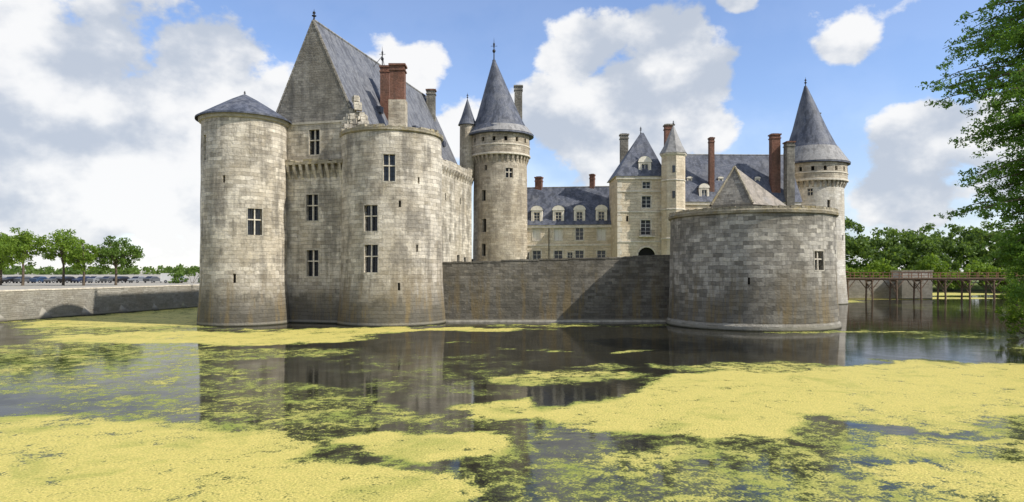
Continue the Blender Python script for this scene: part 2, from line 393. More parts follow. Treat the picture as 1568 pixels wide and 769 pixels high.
keep.lathe('west_tower_roof',MAT['slate'],(-30.8,79),[(5.25,23.1),(5.25,23.28),(3.3,24.5),(1.5,25.6),(0,26.4)],72)
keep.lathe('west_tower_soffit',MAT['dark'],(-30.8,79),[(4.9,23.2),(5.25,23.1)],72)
keep.finial(-30.8,79,26.3,.5,.05)
fB,RB=tower(keep,'east_tower_wall',MAT['keep'],(-14,80),[(-1,6.35),(.2,6.25),(5,5.88),(10,5.8),(21.5,5.75)],
   [(.12,17.2,1.3,2.9),(-.235,11.75,1.6,2.8),(-.225,7.35,1.6,3.0),(.32,13.3,.25,.7,'slit'),(.66,8.5,.25,.8,'slit'),(.3,4.3,.25,.8,'slit'),(.7,16,.25,.7,'slit')],seed=9)
keep.lathe('tower_coping',MAT['coping'],(-14,80),[(5.75,21.2),(5.95,21.35),(5.98,21.7),(5.2,21.75),(5.0,20.9),(0,20.9)],72)
for i in range(46):
    a_=2*math.pi*i/46+R.uniform(-.05,.05)
    if R.random()<.72:
        keep.box('coping_stones',MAT['coping'],(-14+5.6*math.sin(a_),80-5.6*math.cos(a_),21.75+R.uniform(-.02,.12)),(R.uniform(.4,.8),R.uniform(.4,.6),R.uniform(.15,.4)),a_)
for i in range(90):
    t=R.random(); hh=(1-abs(t-.4)*1.7)*4.2
    z=R.uniform(0,max(.3,hh)); keep.box('ruined_wall_stub',MAT['keep'],(-19.1+t*2.9,78.7+R.uniform(-.4,.5),21.6+z),(R.uniform(.5,.9),R.uniform(.5,.9),R.uniform(.4,.8)),R.uniform(-.5,.5))
keep.chimney(-14.3,86,22,31.6,1.75,1.5,stonez=27.3)
keep.chimney(-16.6,90,24,32.6,1.2,1.2,'brick')
keep.chimney(*KP(1.4,Lk-2,0)[:2],30,35.8,1.4,1.2,'gable')
keep.finish()

# ============================================================ TOWER C
tc=B('pointed_round_tower',(-2,118,0)); c=(-2,118)
fC,RC=tower(tc,'shaft',MAT['tow'],c,[(0,4.9),(8,4.7),(25.4,4.55)],
   [(-.63,18.6,.8,1.8,'slit'),(-.6,13.6,.8,2.2,'slit'),(-.62,9.5,.8,2.0,'slit'),(.35,22.3,1.3,1.6),(-.55,23.2,.5,.9,'slit')],seed=5,wob=.04)
corb_ring(tc,fC,RC,34,24.1,25.4,.45,.36)
fC2,RC2=tower(tc,'gallery_drum',MAT['tow'],c,[(25.4,5.05),(27.3,5.05),(29.0,5.0)],[(x,27.9,.55,.75,'slit') for x in np.arange(-1.4,1.5,.4)],wob=.02)
tc.lathe('string_course',MAT['trim'],c,[(5.0,25.3),(5.2,25.4),(5.2,25.65),(5.04,25.7)],64)
tc.lathe('string_course',MAT['trim'],c,[(5.04,26.9),(5.14,26.95),(5.14,27.1),(5.04,27.15)],64)
tc.lathe('conical_roof',MAT['slate'],c,[(4.9,28.9),(5.75,28.95),(5.7,29.2),(4.6,30.6),(3.75,32.4),(2.6,35.6),(1.25,39.4),(.32,42.0),(.28,42.3)],64,lean=(-1.1,0))
tc.lathe('roof_skirt',MAT['slatel'],c,[(5.74,29.22),(5.0,30.1),(4.72,30.5)],64)
tc.finial(c[0]-1.1,c[1],42.3,4.0,.09)
tc.chimney(1.1,119,30,37.9,1.35,1.2,'gable')
tc.lathe('stair_turret',MAT['tow'],(-7.6,117.0),[(.4,19.5),(1.1,21.5),(1.35,23),(1.3,31)],24)
tc.lathe('turret_roof',MAT['slate'],(-7.6,117.0),[(1.3,30.8),(1.62,30.85),(1.1,32.1),(.1,35.2)],24)
tc.finial(-7.6,117,35.1,1.4,.05)
tc.finish()

# ============================================================ WING D
dw=Vector((20,-2.6)).normalized(); p0=(-2.6,118.5); L=20.3
wg=B('castle_wing',(8,121,0))
uw=[3.3,6.9,10.6,14.2,17.9]
hol=[(u,12.3,1.35,2.1,('shutter' if i in(0,1,2,4) else 'case')) for i,u in enumerate(uw)]
hol+=[(u,8.4,1.45,2.2,'case') for u in uw]+[(1.5,8.6,.9,1.2,'case'),(5.1,8.6,.9,1.2,'case'),(12.6,8.6,.9,1.2,'case')]
fw=walls4(wg,p0,dw,L,10,3,14.1,front=hol)
wg.bar('string_course',MAT['trim'],fw,0,L,10.3,10.55,-.1,0)
roof(wg,p0,dw,L,10,14.1,20.9)
for u in uw: dormer(wg,fw,u,14.1,1.9,2.3,3.2,roofh=.85,setb=.2)
def along(p0,d,u,v):
    n=Vector((-d.y,d.x)); q=Vector(p0)+d*u+n*v; return q.x,q.y
x,y=along(p0,dw,6.8,5.2); wg.chimney(x,y,19,22.6,1.2,1.0,ang=-.3)
x,y=along(p0,dw,16.3,5.2); wg.chimney(x,y,19,22.9,.85,.9,ang=-.3)
wg.tube('downpipe',MAT['iron'],[(*along(p0,dw,9,-.12),3),(*along(p0,dw,9,-.12),13.5)],[.07,.07],6)
wg.finish()

# ============================================================ PAVILION E
pv=B('gate_pavilion',(20.6,113,0)); pe=(16.9,110.0); de=Vector((1,.02)).normalized()
fe=walls4(pv,pe,de,7.6,8,3,21.4,front=[(4.7,17.1,1.5,1.9,'case'),(4.6,13.0,1.6,2.4,'case'),(1.6,14.4,.35,.9,'slit'),(4.7,7.2,2.8,5.2,'door'),(4.7,19.8,1.3,1.1,'case')])
for k in (10.6,15.4,18.7): pv.bar('string_courses',MAT['trim'],fe,0,7.6,k,k+.22,-.1,0)
for sx in (0,7.1):
    for i in range(20):
        w=.5 if i%2 else .75
        pv.bar('quoins',MAT['trim'],fe,sx if sx==0 else 7.6-w,(w if sx==0 else 7.6),3.2+i*.9,3.2+i*.9+.8,-.03,0)
for sg in (-1,1):
    pts=[fe(4.7+sg*1.4,9.8,-.004)]+[fe(4.7+sg*1.4*math.cos(t),8.4+1.4*math.sin(t),-.004) for t in [math.pi/2*k/6 for k in range(7)]]
    pv.face('gate_arch',MAT['ashlar'],pts if sg<0 else pts[::-1])
arc=[(4.7+1.5*math.cos(t),8.4+1.5*math.sin(t)) for t in [math.pi*k/12 for k in range(13)]]
pv.tube('gate_arch_moulding',MAT['trim'],[fe(a_,z_,-.05) for a_,z_ in arc],[.14]*13,6)
pv.bar('balcony',MAT['trim'],fe,3.4,5.9,11.45,11.65,-.6,0)
for k in range(13): pv.bar('balcony_rail',MAT['iron'],fe,3.45+k*.2,3.48+k*.2,11.65,12.5,-.57,-.54)
pv.bar('balcony_rail',MAT['iron'],fe,3.4,5.9,12.5,12.56,-.58,-.53)
def PE(u,v,z): q=along(pe,de,u,v); return (q[0],q[1],z)
o=.4; ap=[PE(4.6,4,29),PE(5.1,4,29)]
cr=[PE(-o,-o,21.2),PE(7.6+o,-o,21.2),PE(7.6+o,8+o,21.2),PE(-o,8+o,21.2)]
pv.face('roof_slopes',MAT['slate'],[cr[0],cr[1],ap[1],ap[0]]);pv.face('roof_slopes',MAT['slate'],[cr[1],cr[2],ap[1]])
pv.face('roof_slopes',MAT['slate'],[cr[2],cr[3],ap[0],ap[1]]);pv.face('roof_slopes',MAT['slate'],[cr[3],cr[0],ap[0]])
pv.face('roof_soffit',MAT['trim'],cr[::-1]); pv.bar('cornice',MAT['trim'],fe,-.2,7.8,20.7,21.15,-.25,0)
dormer(pv,fe,4.5,21.3,2.0,2.2,2.2,roofh=1.0,setb=.2)
pv.finial(*ap[0][:2],29,1.2,.06)
pv.chimney(19.2,117.5,21,29.2,1.3,1.2,'gable'); pv.chimney(26.2,114.5,21,30.2,1.4,1.3,'brick')
pv.lathe('stair_turret',MAT['ashlar'],(25.7,109.2),[(1.9,3),(1.9,24.6)],8)
for z in (9,13.5,18,22): pv.box('turret_windows',MAT['glass'],(25.4,107.42,z),(.55,.12,1.1))
for z in (11,15.6,20.2): pv.lathe('turret_bands',MAT['trim'],(25.7,109.2),[(1.9,z),(2.0,z+.03),(2.0,z+.2),(1.9,z+.25)],8)
pv.lathe('turret_cornice',MAT['trim'],(25.7,109.2),[(1.9,24.1),(2.15,24.4),(2.15,24.7),(0,24.7)],8)
pv.lathe('turret_roof',MAT['slatel'],(25.7,109.2),[(2.25,24.6),(1.5,25.9),(.5,28.2),(.05,29.2)],8)
pv.finial(25.7,109.2,29.1,1.0,.05)
pv.finish()

# ============================================================ WING G
w2=B('castle_wing',(37,122,0)); p2=(27.6,117.5); d2=Vector((1,.03)).normalized()
f2=walls4(w2,p2,d2,22,11,3,18.1,front=[(u,z,1.4,2.2,'case') for u in (3,7,11,15,19) for z in (8,15)])
roof(w2,p2,d2,22,11,18.1,26.9)
for u in (5.5,12.5): dormer(w2,f2,u,18.2,1.7,2.1,2.6,roofh=.8,setb=.3)
for u in (3.5,9,15.5):
    dormer(w2,f2,u,21.3,.9,.9,1.6,mat='slate',roofh=.35,setb=2.2)
w2.chimney(34.6,119,18,28.9,.85,.9); w2.chimney(45.8,119.5,18,29.6,1.5,1.4); w2.chimney(47.7,118,12,28.0,1.3,1.6,'gable')
w2.finish()

# ============================================================ TOWER K
tk=B('pointed_round_tower',(56.2,128,0)); c=(56.2,128)
fK,RK=tower(tk,'shaft',MAT['towk'],c,[(-1,6.1),(.3,5.9),(6,5.45),(22.3,5.25)],[(.1,18,.6,1.5,'slit'),(-.5,20.2,.8,1.2),(.75,12,.5,1.0,'slit')],seed=12,wob=.04)
corb_ring(tk,fK,RK,38,21.1,22.3,.55,.4)
tower(tk,'gallery_drum',MAT['tow'],c,[(22.3,5.85),(24,5.85),(25.6,5.8)],[(x,24.4,.55,.8,'slit') for x in np.arange(-1.5,1.6,.36)],wob=.02)
tk.lathe('string_course',MAT['trim'],c,[(5.8,22.2),(6.0,22.3),(6.0,22.6),(5.84,22.65)],64)
tk.lathe('string_course',MAT['trim'],c,[(5.84,23.6),(5.95,23.65),(5.95,23.8),(5.84,23.85)],64)
tk.lathe('conical_roof',MAT['slate'],c,[(5.7,25.5),(6.35,25.55),(6.3,25.8),(5.2,27.6),(4.2,29.4),(3.0,32.4),(1.4,37.2),(.3,40.3),(.25,40.5)],64,lean=(-1.4,0))
tk.lathe('roof_skirt',MAT['slatel'],c,[(6.36,25.82),(5.45,27.3),(4.6,28.8)],64,lean=(-.3,0))
tk.finial(c[0]-1.4,c[1],40.4,1.9,.08)
tk.chimney(57.6,129.5,28,35.6,1.0,.9,'gable')
tk.finish()

# ============================================================ BASTION
bs=B('round_bastion',(26.7,76.8,0)); c=(26.7,76.8)
fI,RI=tower(bs,'bastion_wall',MAT['bast'],c,[(.7,9.0),(4,8.86),(11.9,8.72)],[(.5,7.05,1.35,1.9),(-.35,5,.2,.7,'slit')],seed=20,wob=.09)
bs.lathe('plinth',MAT['quay'],c,[(9.25,-1),(9.2,.45),(9.0,.72)],84)
bs.lathe('coping',MAT['coping'],c,[(8.7,11.75),(8.95,11.85),(9.0,12.1),(8.85,12.35),(7.7,12.35),(7.6,11.3),(0,11.3)],84)
for i in range(95):
    a_=2*math.pi*i/95
    bs.box('coping_stones',MAT['coping'],(c[0]+8.55*math.sin(a_),c[1]-8.55*math.cos(a_),12.4+R.uniform(-.05,.04)),(.52,.7,.22),a_+R.uniform(-.05,.05))
bs.finish()
hs=B('bastion_house',(27,79.5,0))
q=[(23.0,79.2),(26.9,76.6),(31.6,79.3),(27.6,82.6)]; apx=(26.0,80.0,18.2)
for i in range(4):
    a_,b_=q[i],q[(i+1)%4]
    hs.face('walls',MAT['gable'],[(*a_,11.3),(*b_,11.3),(*b_,13.6),(*a_,13.6)])
hs.face('gable',MAT['gable'],[(*q[0],13.6),(*q[1],13.6),apx])
for i in (1,2,3):
    a_,b_=Vector((*q[i],13.45)),Vector((*q[(i+1)%4],13.45)); cc=Vector((27.2,79.4,13.45))
    hs.face('tiled_roof',MAT['slatet'],[cc+(a_-cc)*1.07,cc+(b_-cc)*1.07,apx])
hs.tube('gable_coping',MAT['coping'],[(*q[1],13.6),apx],[.16,.14],6); hs.tube('gable_coping',MAT['coping'],[(*q[0],13.6),apx],[.16,.14],6)
hs.finish()

# ============================================================ CURTAIN WALLS
def thick_wall(name,p0,p1,z0,za,zb,th,mat,top='coping',step=1.1,rag=.12,plinth=True):
    p0=Vector(p0);p1=Vector(p1);d=(p1-p0).normalized();L=(p1-p0).length
    b=B(name,(p0.x,p0.y,0)); f=plane(p0,d); n=int(L/step); g=lambda u:za+(zb-za)*u/L
    h=[g(L*(i+.5)/n)+R.uniform(-rag,rag)*.5 for i in range(n)]
    for i in range(n):
        a=L*i/n;c_=L*(i+1)/n; t=h[i]
        b.face('wall_face',mat,[f(a,z0,0),f(c_,z0,0),f(c_,t,0),f(a,t,0)],[(a,z0),(c_,z0),(c_,t),(a,t)])
        b.face('wall_back',mat,[f(c_,z0,th),f(a,z0,th),f(a,t,th),f(c_,t,th)])
        b.bar('wall_coping',MAT[top],f,a+.01,c_-.01,t-.02,t+.16,-.06,th+.05)
    b.face('wall_ends',mat,[f(0,z0,th),f(0,z0,0),f(0,za,0),f(0,za,th)]); b.face('wall_ends',mat,[f(L,z0,0),f(L,z0,th),f(L,zb,th),f(L,zb,0)])
    if plinth: b.bar('plinth',MAT['dtrim'],f,0,L,-1,.2,-.2,0)
    b.finish()
thick_wall('curtain_wall',(-9.2,80.4),(19.0,81.0),-1,6.85,7.75,1.3,MAT['curt'],top='curt')
thick_wall('curtain_wall',(34.0,83.0),(51.8,124.5),-1,8,8,1.3,MAT['curt'])
thick_wall('curtain_wall',(-6.4,121),(-6.4,140),-1,8,8,1.3,MAT['curt'])
def QX(y): return -60.3+(y-80.8)*.255
thick_wall('quay_wall',(QX(20),20),(QX(170),170),-2,3.55,3.65,.7,MAT['quay'],top='trim',step=1.6,rag=.02,plinth=False)

# ============================================================ GROUND heightfield
def sstep(a,b,x):
    t=min(1,max(0,(x-a)/(b-a))); return t*t*(3-2*t)
def land(x,y):
    z=-2.0
    nz=mnoise.noise(Vector((x*.05,y*.05,0)))
    if y<9: z=max(z,-2+6.4*sstep(9,2,y)) 
    if x<QX(y)-.3 and y<400: z=max(z,3.35)
    if x<QX(150) and y>150: z=max(z,3.35)
    elif y>165 and x<62: z=max(z,3.0)
    if 82.2<y<140 and -5.5<x<33.5+(y-84)*.42: z=max(z,4.0)
    s=sstep(196,212,y+nz*8+ (x-60)*-.05)
    if x>40: z=max(z,-2+4.0*s+nz*.4*s)
    if y<100:
        e=x-(.79*min(max(y,20),70)+max(0,y-68)*2.5)+nz*1.0
        z=max(z,-2+3.6*sstep(-1.8,2.2,e))
    return z
def axis(a,b,st,far):
    c_=list(np.arange(a,b+.01,st)); l=[];r=[]
    k=st; x=a
    while x>-far: k*=1.5; x-=k; l.append(x)
    k=st; x=b
    while x<far: k*=1.5; x+=k; r.append(x)
    return l[::-1]+c_+r
xs=axis(-112,150,1.5,4000); ys=axis(-16,225,1.5,4000)
vv=[(x,y,land(x,y)) for y in ys for x in xs]; nx=len(xs)
fcs=[(j*nx+i,j*nx+i+1,(j+1)*nx+i+1,(j+1)*nx+i) for j in range(len(ys)-1) for i in range(nx-1)]
me=bpy.data.meshes.new('ground'); me.from_pydata(vv,[],fcs)
m,t,p,o=newmat('grass_and_gravel')
pos=t.n('ShaderNodeNewGeometry').outputs['Position']
n1=t.noise(pos,.08,4,.6); n2=t.noise(pos,2.5,4,.7)
col=t.mix(t.mr(n1,.35,.65),(.12,.17,.04),(.19,.22,.07)); col=t.mix(.5,col,t.mix(n2,(.4,.4,.4),(1.3,1.3,1.2)),'MULTIPLY')
sx=t.n('ShaderNodeSeparateXYZ'); t.l(pos,sx.inputs[0])
grav=t.mr(t.math('ADD',sx.outputs[0],t.math('MULTIPLY',n1,8)),-46,-49); col=t.mix(grav,col,t.mix(n2,(.30,.28,.23),(.40,.37,.31)))
wet=t.mr(sx.outputs[2],.0,.6,1,0); col=t.mix(wet,col,(.05,.045,.03))
t.l(col,p.inputs['Base Color']); bump(t,p,n2,.5,.1)
me.materials.append(m); me.update(); gob=bpy.data.objects.new('ground',me); sc.collection.objects.link(gob)

# ============================================================ WATER with duckweed cover
E=[ # cx,cy,rx,ry,strength
(-28,62,15,6.5,.97),(-46,84,13,13,.92),(-40,70,10,6,.75),(-10,70.5,12,2.8,.97),(3,76,16,1.6,.7),(-50,110,6,25,.85),(-19,67,8,4,.9),
(2.5,39.3,5.0,2.6,.78),(-3.8,58,3,1.6,.7),(2.4,51.5,1.6,1.3,.8),(9.5,51.5,1.5,1.0,.8),(6,43,2,.9,.7),(15,43,4.5,2.4,.78),
(18,36,10.5,5.4,1.0),(27,40,9,5,1.0),(6.5,28.2,5.5,3.6,1.0),(12,32,6,4,1.0),(17,29,5,2.8,.92),(0,30.5,2.6,2.3,.95),(29,33,6,4,.85),
(-3.2,23.3,2.8,2.1,1.0),(-13,22.2,6.5,4.2,.98),(-19,25,7,4.0,.95),(-4.8,18.6,5,2.2,.97),(-9,19.2,5,2.4,.98),
(14.5,19.6,3.4,2.6,.98),(16,23,3.8,2.4,.8),(7,20.5,6,3.2,.72),(9,24.5,6,2.8,.67),(3,18,3,1.6,.66),(-27,41,11,9,.66),(-14,33,8,5,.62),(-9,28,6,3.4,.70),(-22,50,10,4,.68),(-34,52,10,6,.68),
(-4,38,5,5,.50),(10,17.6,8,2.2,.76),(22,27,6,4,.74),(24,31,5,3,.84),(-1,26,6,3,.58),(-7,45,8,4,.45),(1,21,3,2,.62),
(82,152,26,8,.95),(62,140,8,10,.85),(90,180,40,14,.95),(72,112,10,12,.45),(42,64,7,3,.55),(33,66.8,8,1.6,.72),(46,52,8,5,.6)]
yy=[4.0]
while yy[-1]<225: yy.append(yy[-1]*1.017+.02)
xx=np.concatenate([np.arange(-112,-40,1.6),np.arange(-40,44,.55),np.arange(44,150,1.6)])
X,Y=np.meshgrid(xx,np.array(yy))
wx=np.zeros_like(X); wy=np.zeros_like(X)
for j in range(X.shape[0]):
    for i in range(X.shape[1]):
        v=mnoise.noise_vector(Vector((X[j,i]*.22,Y[j,i]*.22,1.5))); v2=mnoise.noise_vector(Vector((X[j,i]*.8,Y[j,i]*.8,4)))
        wx[j,i]=v[0]*2.8+v2[0]*1.3; wy[j,i]=v[1]*2.2+v2[1]*1.1
sc_=np.clip(Y/35,.45,1.6)
Xw=X+wx*sc_; Yw=Y+wy*sc_*.9
W=np.zeros_like(X)
for cx,cy,rx,ry,s in E:
    e=1-((Xw-cx)/rx)**2-((Yw-cy)/ry)**2
    W=np.maximum(W,s*np.clip(e*1.3+.68,0,1))
near=np.clip((34-Y)/8,0,1)*.47; W=np.maximum(W,near)
me=bpy.data.meshes.new('water')
vs_=np.stack([X.ravel(),Y.ravel(),np.zeros(X.size)],1); nx=X.shape[1]
fcs=[(j*nx+i,j*nx+i+1,(j+1)*nx+i+1,(j+1)*nx+i) for j in range(X.shape[0]-1) for i in range(nx-1)]
me.from_pydata(vs_.tolist(),[],fcs)
at=me.attributes.new('weed','FLOAT','POINT'); at.data.foreach_set('value',W.ravel().astype(np.float32))
m,t,p,o=newmat('moat_water')
pos=t.n('ShaderNodeNewGeometry').outputs['Position']
wa=t.n('ShaderNodeAttribute',attribute_name='weed').outputs['Fac']
nA=t.noise(pos,.55,5,.65,.6); nB=t.noise(pos,2.4,5,.7,.4); nC=t.noise(pos,13,2,.6)
nn=t.math('ADD',t.math('MULTIPLY',t.mr(nA,.3,.7),.38),t.math('ADD',t.math('MULTIPLY',t.mr(nB,.3,.7),.38),t.math('MULTIPLY',t.mr(nC,.3,.7),.24)))
s=t.math('ADD',t.math('MULTIPLY',wa,.90),t.math('MULTIPLY',t.math('SUBTRACT',nn,.5),1.15))
cov=t.mr(s,.63,.685,0,.97,True)
thin=t.mr(s,.44,.65,0,.5,True)
sub=t.mr(t.math('ADD',t.math('MULTIPLY',wa,.3),nA),.55,.80,0,.7,True)
nM=t.noise(t.vmath('ADD',pos,(9,4,0)),.28,4,.65,.8)
col=t.mix(t.mr(t.math('ADD',wa,t.math('MULTIPLY',t.math('SUBTRACT',nM,.5),1.5)),.5,.92),(.25,.29,.05),(.64,.53,.15))
col=t.mix(t.mr(nB,.45,.66,0,.42),col,(.38,.38,.085))
col=t.mix(.75,col,t.mix(t.mr(nC,.3,.7),(.52,.55,.45),(1.2,1.2,1.2)),'MULTIPLY')
edge=t.mr(s,.64,.80,1,0); col=t.mix(t.math('MULTIPLY',edge,.7),col,(.16,.19,.045))
weed=t.n('ShaderNodeBsdfPrincipled'); t.l(col,weed.inputs['Base Color']); weed.inputs['Roughness'].default_value=.75; weed.inputs['Specular IOR Level'].default_value=.25
bw=t.n('ShaderNodeBump'); bw.inputs['Strength'].default_value=.6; bw.inputs['Distance'].default_value=.06
t.l(t.math('ADD',nB,nC),bw.inputs['Height']); t.l(bw.outputs[0],weed.inputs['Normal'])
wc=t.mix(sub,(.014,.014,.009),(.09,.098,.042)); t.l(wc,p.inputs['Base Color'])
p.inputs['Roughness'].default_value=.04; p.inputs['IOR'].default_value=1.33; p.inputs['Specular IOR Level'].default_value=.5
rp=t.noise(t.vmath('MULTIPLY',pos,(1,1.6,1)),2.2,3,.6)
b2=t.n('ShaderNodeBump'); b2.inputs['Strength'].default_value=.07; b2.inputs['Distance'].default_value=.05
t.l(rp,b2.inputs['Height']); t.l(b2.outputs[0],p.inputs['Normal'])
# dimmed reflections put in as colour: dull brown diffuse mixed over the water
dim_diffuse=t.n('ShaderNodeBsdfDiffuse'); dim_diffuse.inputs[0].default_value=(.028,.025,.017,1)
mf=t.n('ShaderNodeMixShader'); t.l(t.mr(nM,.35,.65,.14,.40),mf.inputs[0]); t.l(p.outputs[0],mf.inputs[1]); t.l(dim_diffuse.outputs[0],mf.inputs[2])
thn=t.n('ShaderNodeBsdfDiffuse'); t.l(t.mix(nB,(.06,.085,.025),(.26,.28,.07)),thn.inputs[0])
m0=t.n('ShaderNodeMixShader'); t.l(thin,m0.inputs[0]); t.l(mf.outputs[0],m0.inputs[1]); t.l(thn.outputs[0],m0.inputs[2])
mx=t.n('ShaderNodeMixShader'); t.l(cov,mx.inputs[0]); t.l(m0.outputs[0],mx.inputs[1]); t.l(weed.outputs[0],mx.inputs[2]); t.l(mx.outputs[0],o.inputs[0])
me.materials.append(m); me.update(); wob_=bpy.data.objects.new('water',me); sc.collection.objects.link(wob_)

# ============================================================ TREES
LM1=leafmat('plane_leaf',(.07,.14,.015),(.24,.34,.045),.6)
LM1b=leafmat('maple_leaf',(.045,.095,.015),(.14,.22,.035),.6)
LM2=leafmat('cypress_leaf',(.045,.115,.022),(.19,.32,.05),.5)
LM3=leafmat('wood_leaf',(.04,.08,.02),(.16,.24,.05),.12)
def leaves(name,C,S,mat,parent,loc):
    N=len(C)
    a=NP.normal(size=(N,3)); a/=np.linalg.norm(a,axis=1)[:,None]
    r=NP.normal(size=(N,3)); b=np.cross(a,r); b/=np.linalg.norm(b,axis=1)[:,None]
    a*=S[:,None]; b*=S[:,None]*.6; C=C-np.array(loc)
    V=np.stack([C-a,C+b*.9,C+a,C-b*.9],1).reshape(-1,3)
    me=bpy.data.meshes.new(name); me.vertices.add(4*N); me.vertices.foreach_set('co',V.ravel().astype(np.float32))
    me.loops.add(4*N); me.loops.foreach_set('vertex_index',np.arange(4*N,dtype=np.int32))
    me.polygons.add(N); me.polygons.foreach_set('loop_start',np.arange(0,4*N,4,dtype=np.int32))
    me.update(calc_edges=True); me.materials.append(mat)
    ob=bpy.data.objects.new(name,me); sc.collection.objects.link(ob)
    if parent: ob.parent=parent
    return ob
def clumpset(cents,rads,per,flat=.7,droop=0):
    C=[];
    for c_,r in zip(cents,rads):
        n=int(per*(r**1.5)); q=NP.normal(size=(n,3)); q/=np.linalg.norm(q,axis=1)[:,None]
        q*=(NP.rand(n,1)**.45)*r; q[:,2]*=flat
        C.append(q+np.array(c_))
    return np.concatenate(C)
def tree(name,x,y,zg,h,cr,mat,ncl=70,per=70,ls=.2,trunk=.25,cb=.3):
    b=B(name,(x,y,zg)); top=zg+h; cz=zg+h*(cb+1)/2; hz=h*(1-cb)/2
    b.tube('trunk',MAT['bark'],[(x,y,zg-.3),(x+.1,y,zg+h*.25),(x-.05,y+.1,zg+h*.55),(x,y,zg+h*.85)],[trunk,trunk*.8,trunk*.55,trunk*.15],8)
    cents=[];rads=[]
    for i in range(ncl):
        v=NP.normal(size=3); v/=np.linalg.norm(v); k=NP.rand()**.4*.92
        k*=1+.25*mnoise.noise(Vector((v[0]*1.7+x,v[1]*1.7,v[2]*1.7)))
        taper=1-.25*max(0,v[2])
        c_=(x+v[0]*cr*k*taper,y+v[1]*cr*k*taper,cz+v[2]*hz*k); cents.append(c_); rads.append(R.uniform(.22,.38)*cr*.75)
        if i%5==0: b.tube('limbs',MAT['bark'],[(x,y,zg+h*R.uniform(.28,.5)),((x+c_[0])/2,(y+c_[1])/2,(cz+c_[2])/2-.2),c_],[trunk*.4,trunk*.25,.03],5)
    e=b.finish(); C=clumpset(cents,rads,per)
    leaves('foliage',C,NP.uniform(ls*.7,ls*1.4,len(C)),mat,e,(x,y,zg))
for (x,y,h,cr,mt) in [(-97,130,10.3,4.2,LM1),(-88.5,124,10.6,4.4,LM1),(-82.5,126,10.8,4.2,LM1),(-77.5,124,8.6,2.8,LM1),(-74.0,128,9.2,4.5,LM1b),(-103,122,9.8,4.4,LM1)]:
    tree('plane_tree',x,y,3.35,h,cr,mt)
# right-hand bald cypress
cyx,cyy=38.3,46.0
b=B('bald_cypress_tree',(cyx,cyy,1.0))
b.tube('trunk',MAT['bark'],[(cyx,cyy,.5),(cyx,cyy,3),(cyx-.2,cyy,11),(cyx-.1,cyy,20),(cyx,cyy,29)],[.85,.5,.4,.25,.08],12)
cents=[];rads=[]
def reach(z):   # crown half-width by height
    return float(np.interp(z,[4,6,8,10.5,12.5,14.5,17,19,21,23.5,27,30],[3.8,4.8,5.2,7.6,7.2,6.2,7.4,8.9,8.9,7.6,4.9,1]))
for i in range(205):
    z=R.uniform(4.5,28.5); az=R.uniform(0,2*math.pi)
    if i<150: az=math.pi+R.uniform(-1.0,.8)
    Ln=reach(z)*R.uniform(.5,1.04)
    dx,dy=math.cos(az),math.sin(az)
    pts=[]
    for k in range(6):
        s_=k/5; pts.append((cyx+dx*Ln*s_,cyy+dy*Ln*s_,z-.8+1.3*math.sin(s_*2.2)-.9*s_*s_))
    b.tube('limbs',MAT['bark'],pts,[.12,.09,.07,.05,.03,.015],5)
    for k in range(17):
        s_=R.uniform(.3,1.02); j=s_*5; k0=min(4,int(j)); fr=j-k0
        p_=Vector(pts[k0]).lerp(Vector(pts[k0+1]),fr)
        cents.append((p_.x+R.gauss(0,.3),p_.y+R.gauss(0,.4),p_.z+R.uniform(-.6,.28))); rads.append(R.uniform(.3,.66))
e=b.finish(); C=clumpset(cents,rads,90,.5)
leaves('foliage',C,NP.uniform(.06,.14,len(C)),LM2,e,(cyx,cyy,1.0))
def shrub(name,x,y,z,r,h,mat,n=45,per=110,ls=.13):
    b=B(name,(x,y,z)); cents=[];rads=[]
    for i in range(n):
        a_=R.uniform(0,6.28); k=math.sqrt(R.random()); zz=R.uniform(.1,1)*(1-.55*k*k)
        c_=(x+math.cos(a_)*r*k,y+math.sin(a_)*r*k,z+h*zz); cents.append(c_); rads.append(R.uniform(.3,.6)*max(.8,r*.3))
        if i%6==0: b.tube('stems',MAT['bark'],[(x,y,z-.4),c_],[.06,.02],5)
    e=b.finish(); C=clumpset(cents,rads,per); leaves('foliage',C,NP.uniform(ls*.7,ls*1.4,len(C)),mat,e,(x,y,z))
shrub('willow_shrub',50.0,64.8,.2,3.3,10.8,LM1,170); shrub('willow_shrub',54,61,.5,3.6,6,LM1b,60); shrub('willow_shrub',48.6,63.4,.0,2.6,4.6,LM1,80)
# far woodland, one mass
cents=[];rads=[]
for i in range(1700):
    x=R.uniform(55,330); y=214+R.uniform(0,30)+max(0,(x-120))*.12
    hh=16.5+6*mnoise.noise(Vector((x*.06,3,0)))+6*mnoise.noise(Vector((x*.17,7,0)))
    if x<115: hh+=5
    z=2+hh*R.random()**.55*min(1,.55+(y-214)/24)
    cents.append((x,y,z)); rads.append(R.uniform(1.2,2.6))
C=clumpset(cents,rads,22,.8); e=bpy.data.objects.new('distant_woodland',None); sc.collection.objects.link(e)
leaves('woodland_foliage',C,NP.uniform(.4,.8,len(C)),LM3,e,(0,0,0))
cents=[];rads=[]
for i in range(620):
    x=R.uniform(62,170); y=205+R.uniform(0,6); hh=6+5*mnoise.noise(Vector((x*.13,1,5)))
    cents.append((x,y,1.2+hh*R.random()**.6)); rads.append(R.uniform(.8,1.8))
C=clumpset(cents,rads,28,.8); leaves('shoreline_shrubs',C,NP.uniform(.3,.55,len(C)),LM1,e,(0,0,0))
cents=[(R.uniform(-700,100),R.uniform(470,560),3.4+R.uniform(0,5)) for i in range(900)]
e=bpy.data.objects.new('horizon_tree_line',None); sc.collection.objects.link(e)
C=clumpset(cents,[R.uniform(2,4) for _ in cents],4,.7); leaves('horizon_foliage',C,NP.uniform(.9,1.6,len(C)),LM3,e,(0,0,0))
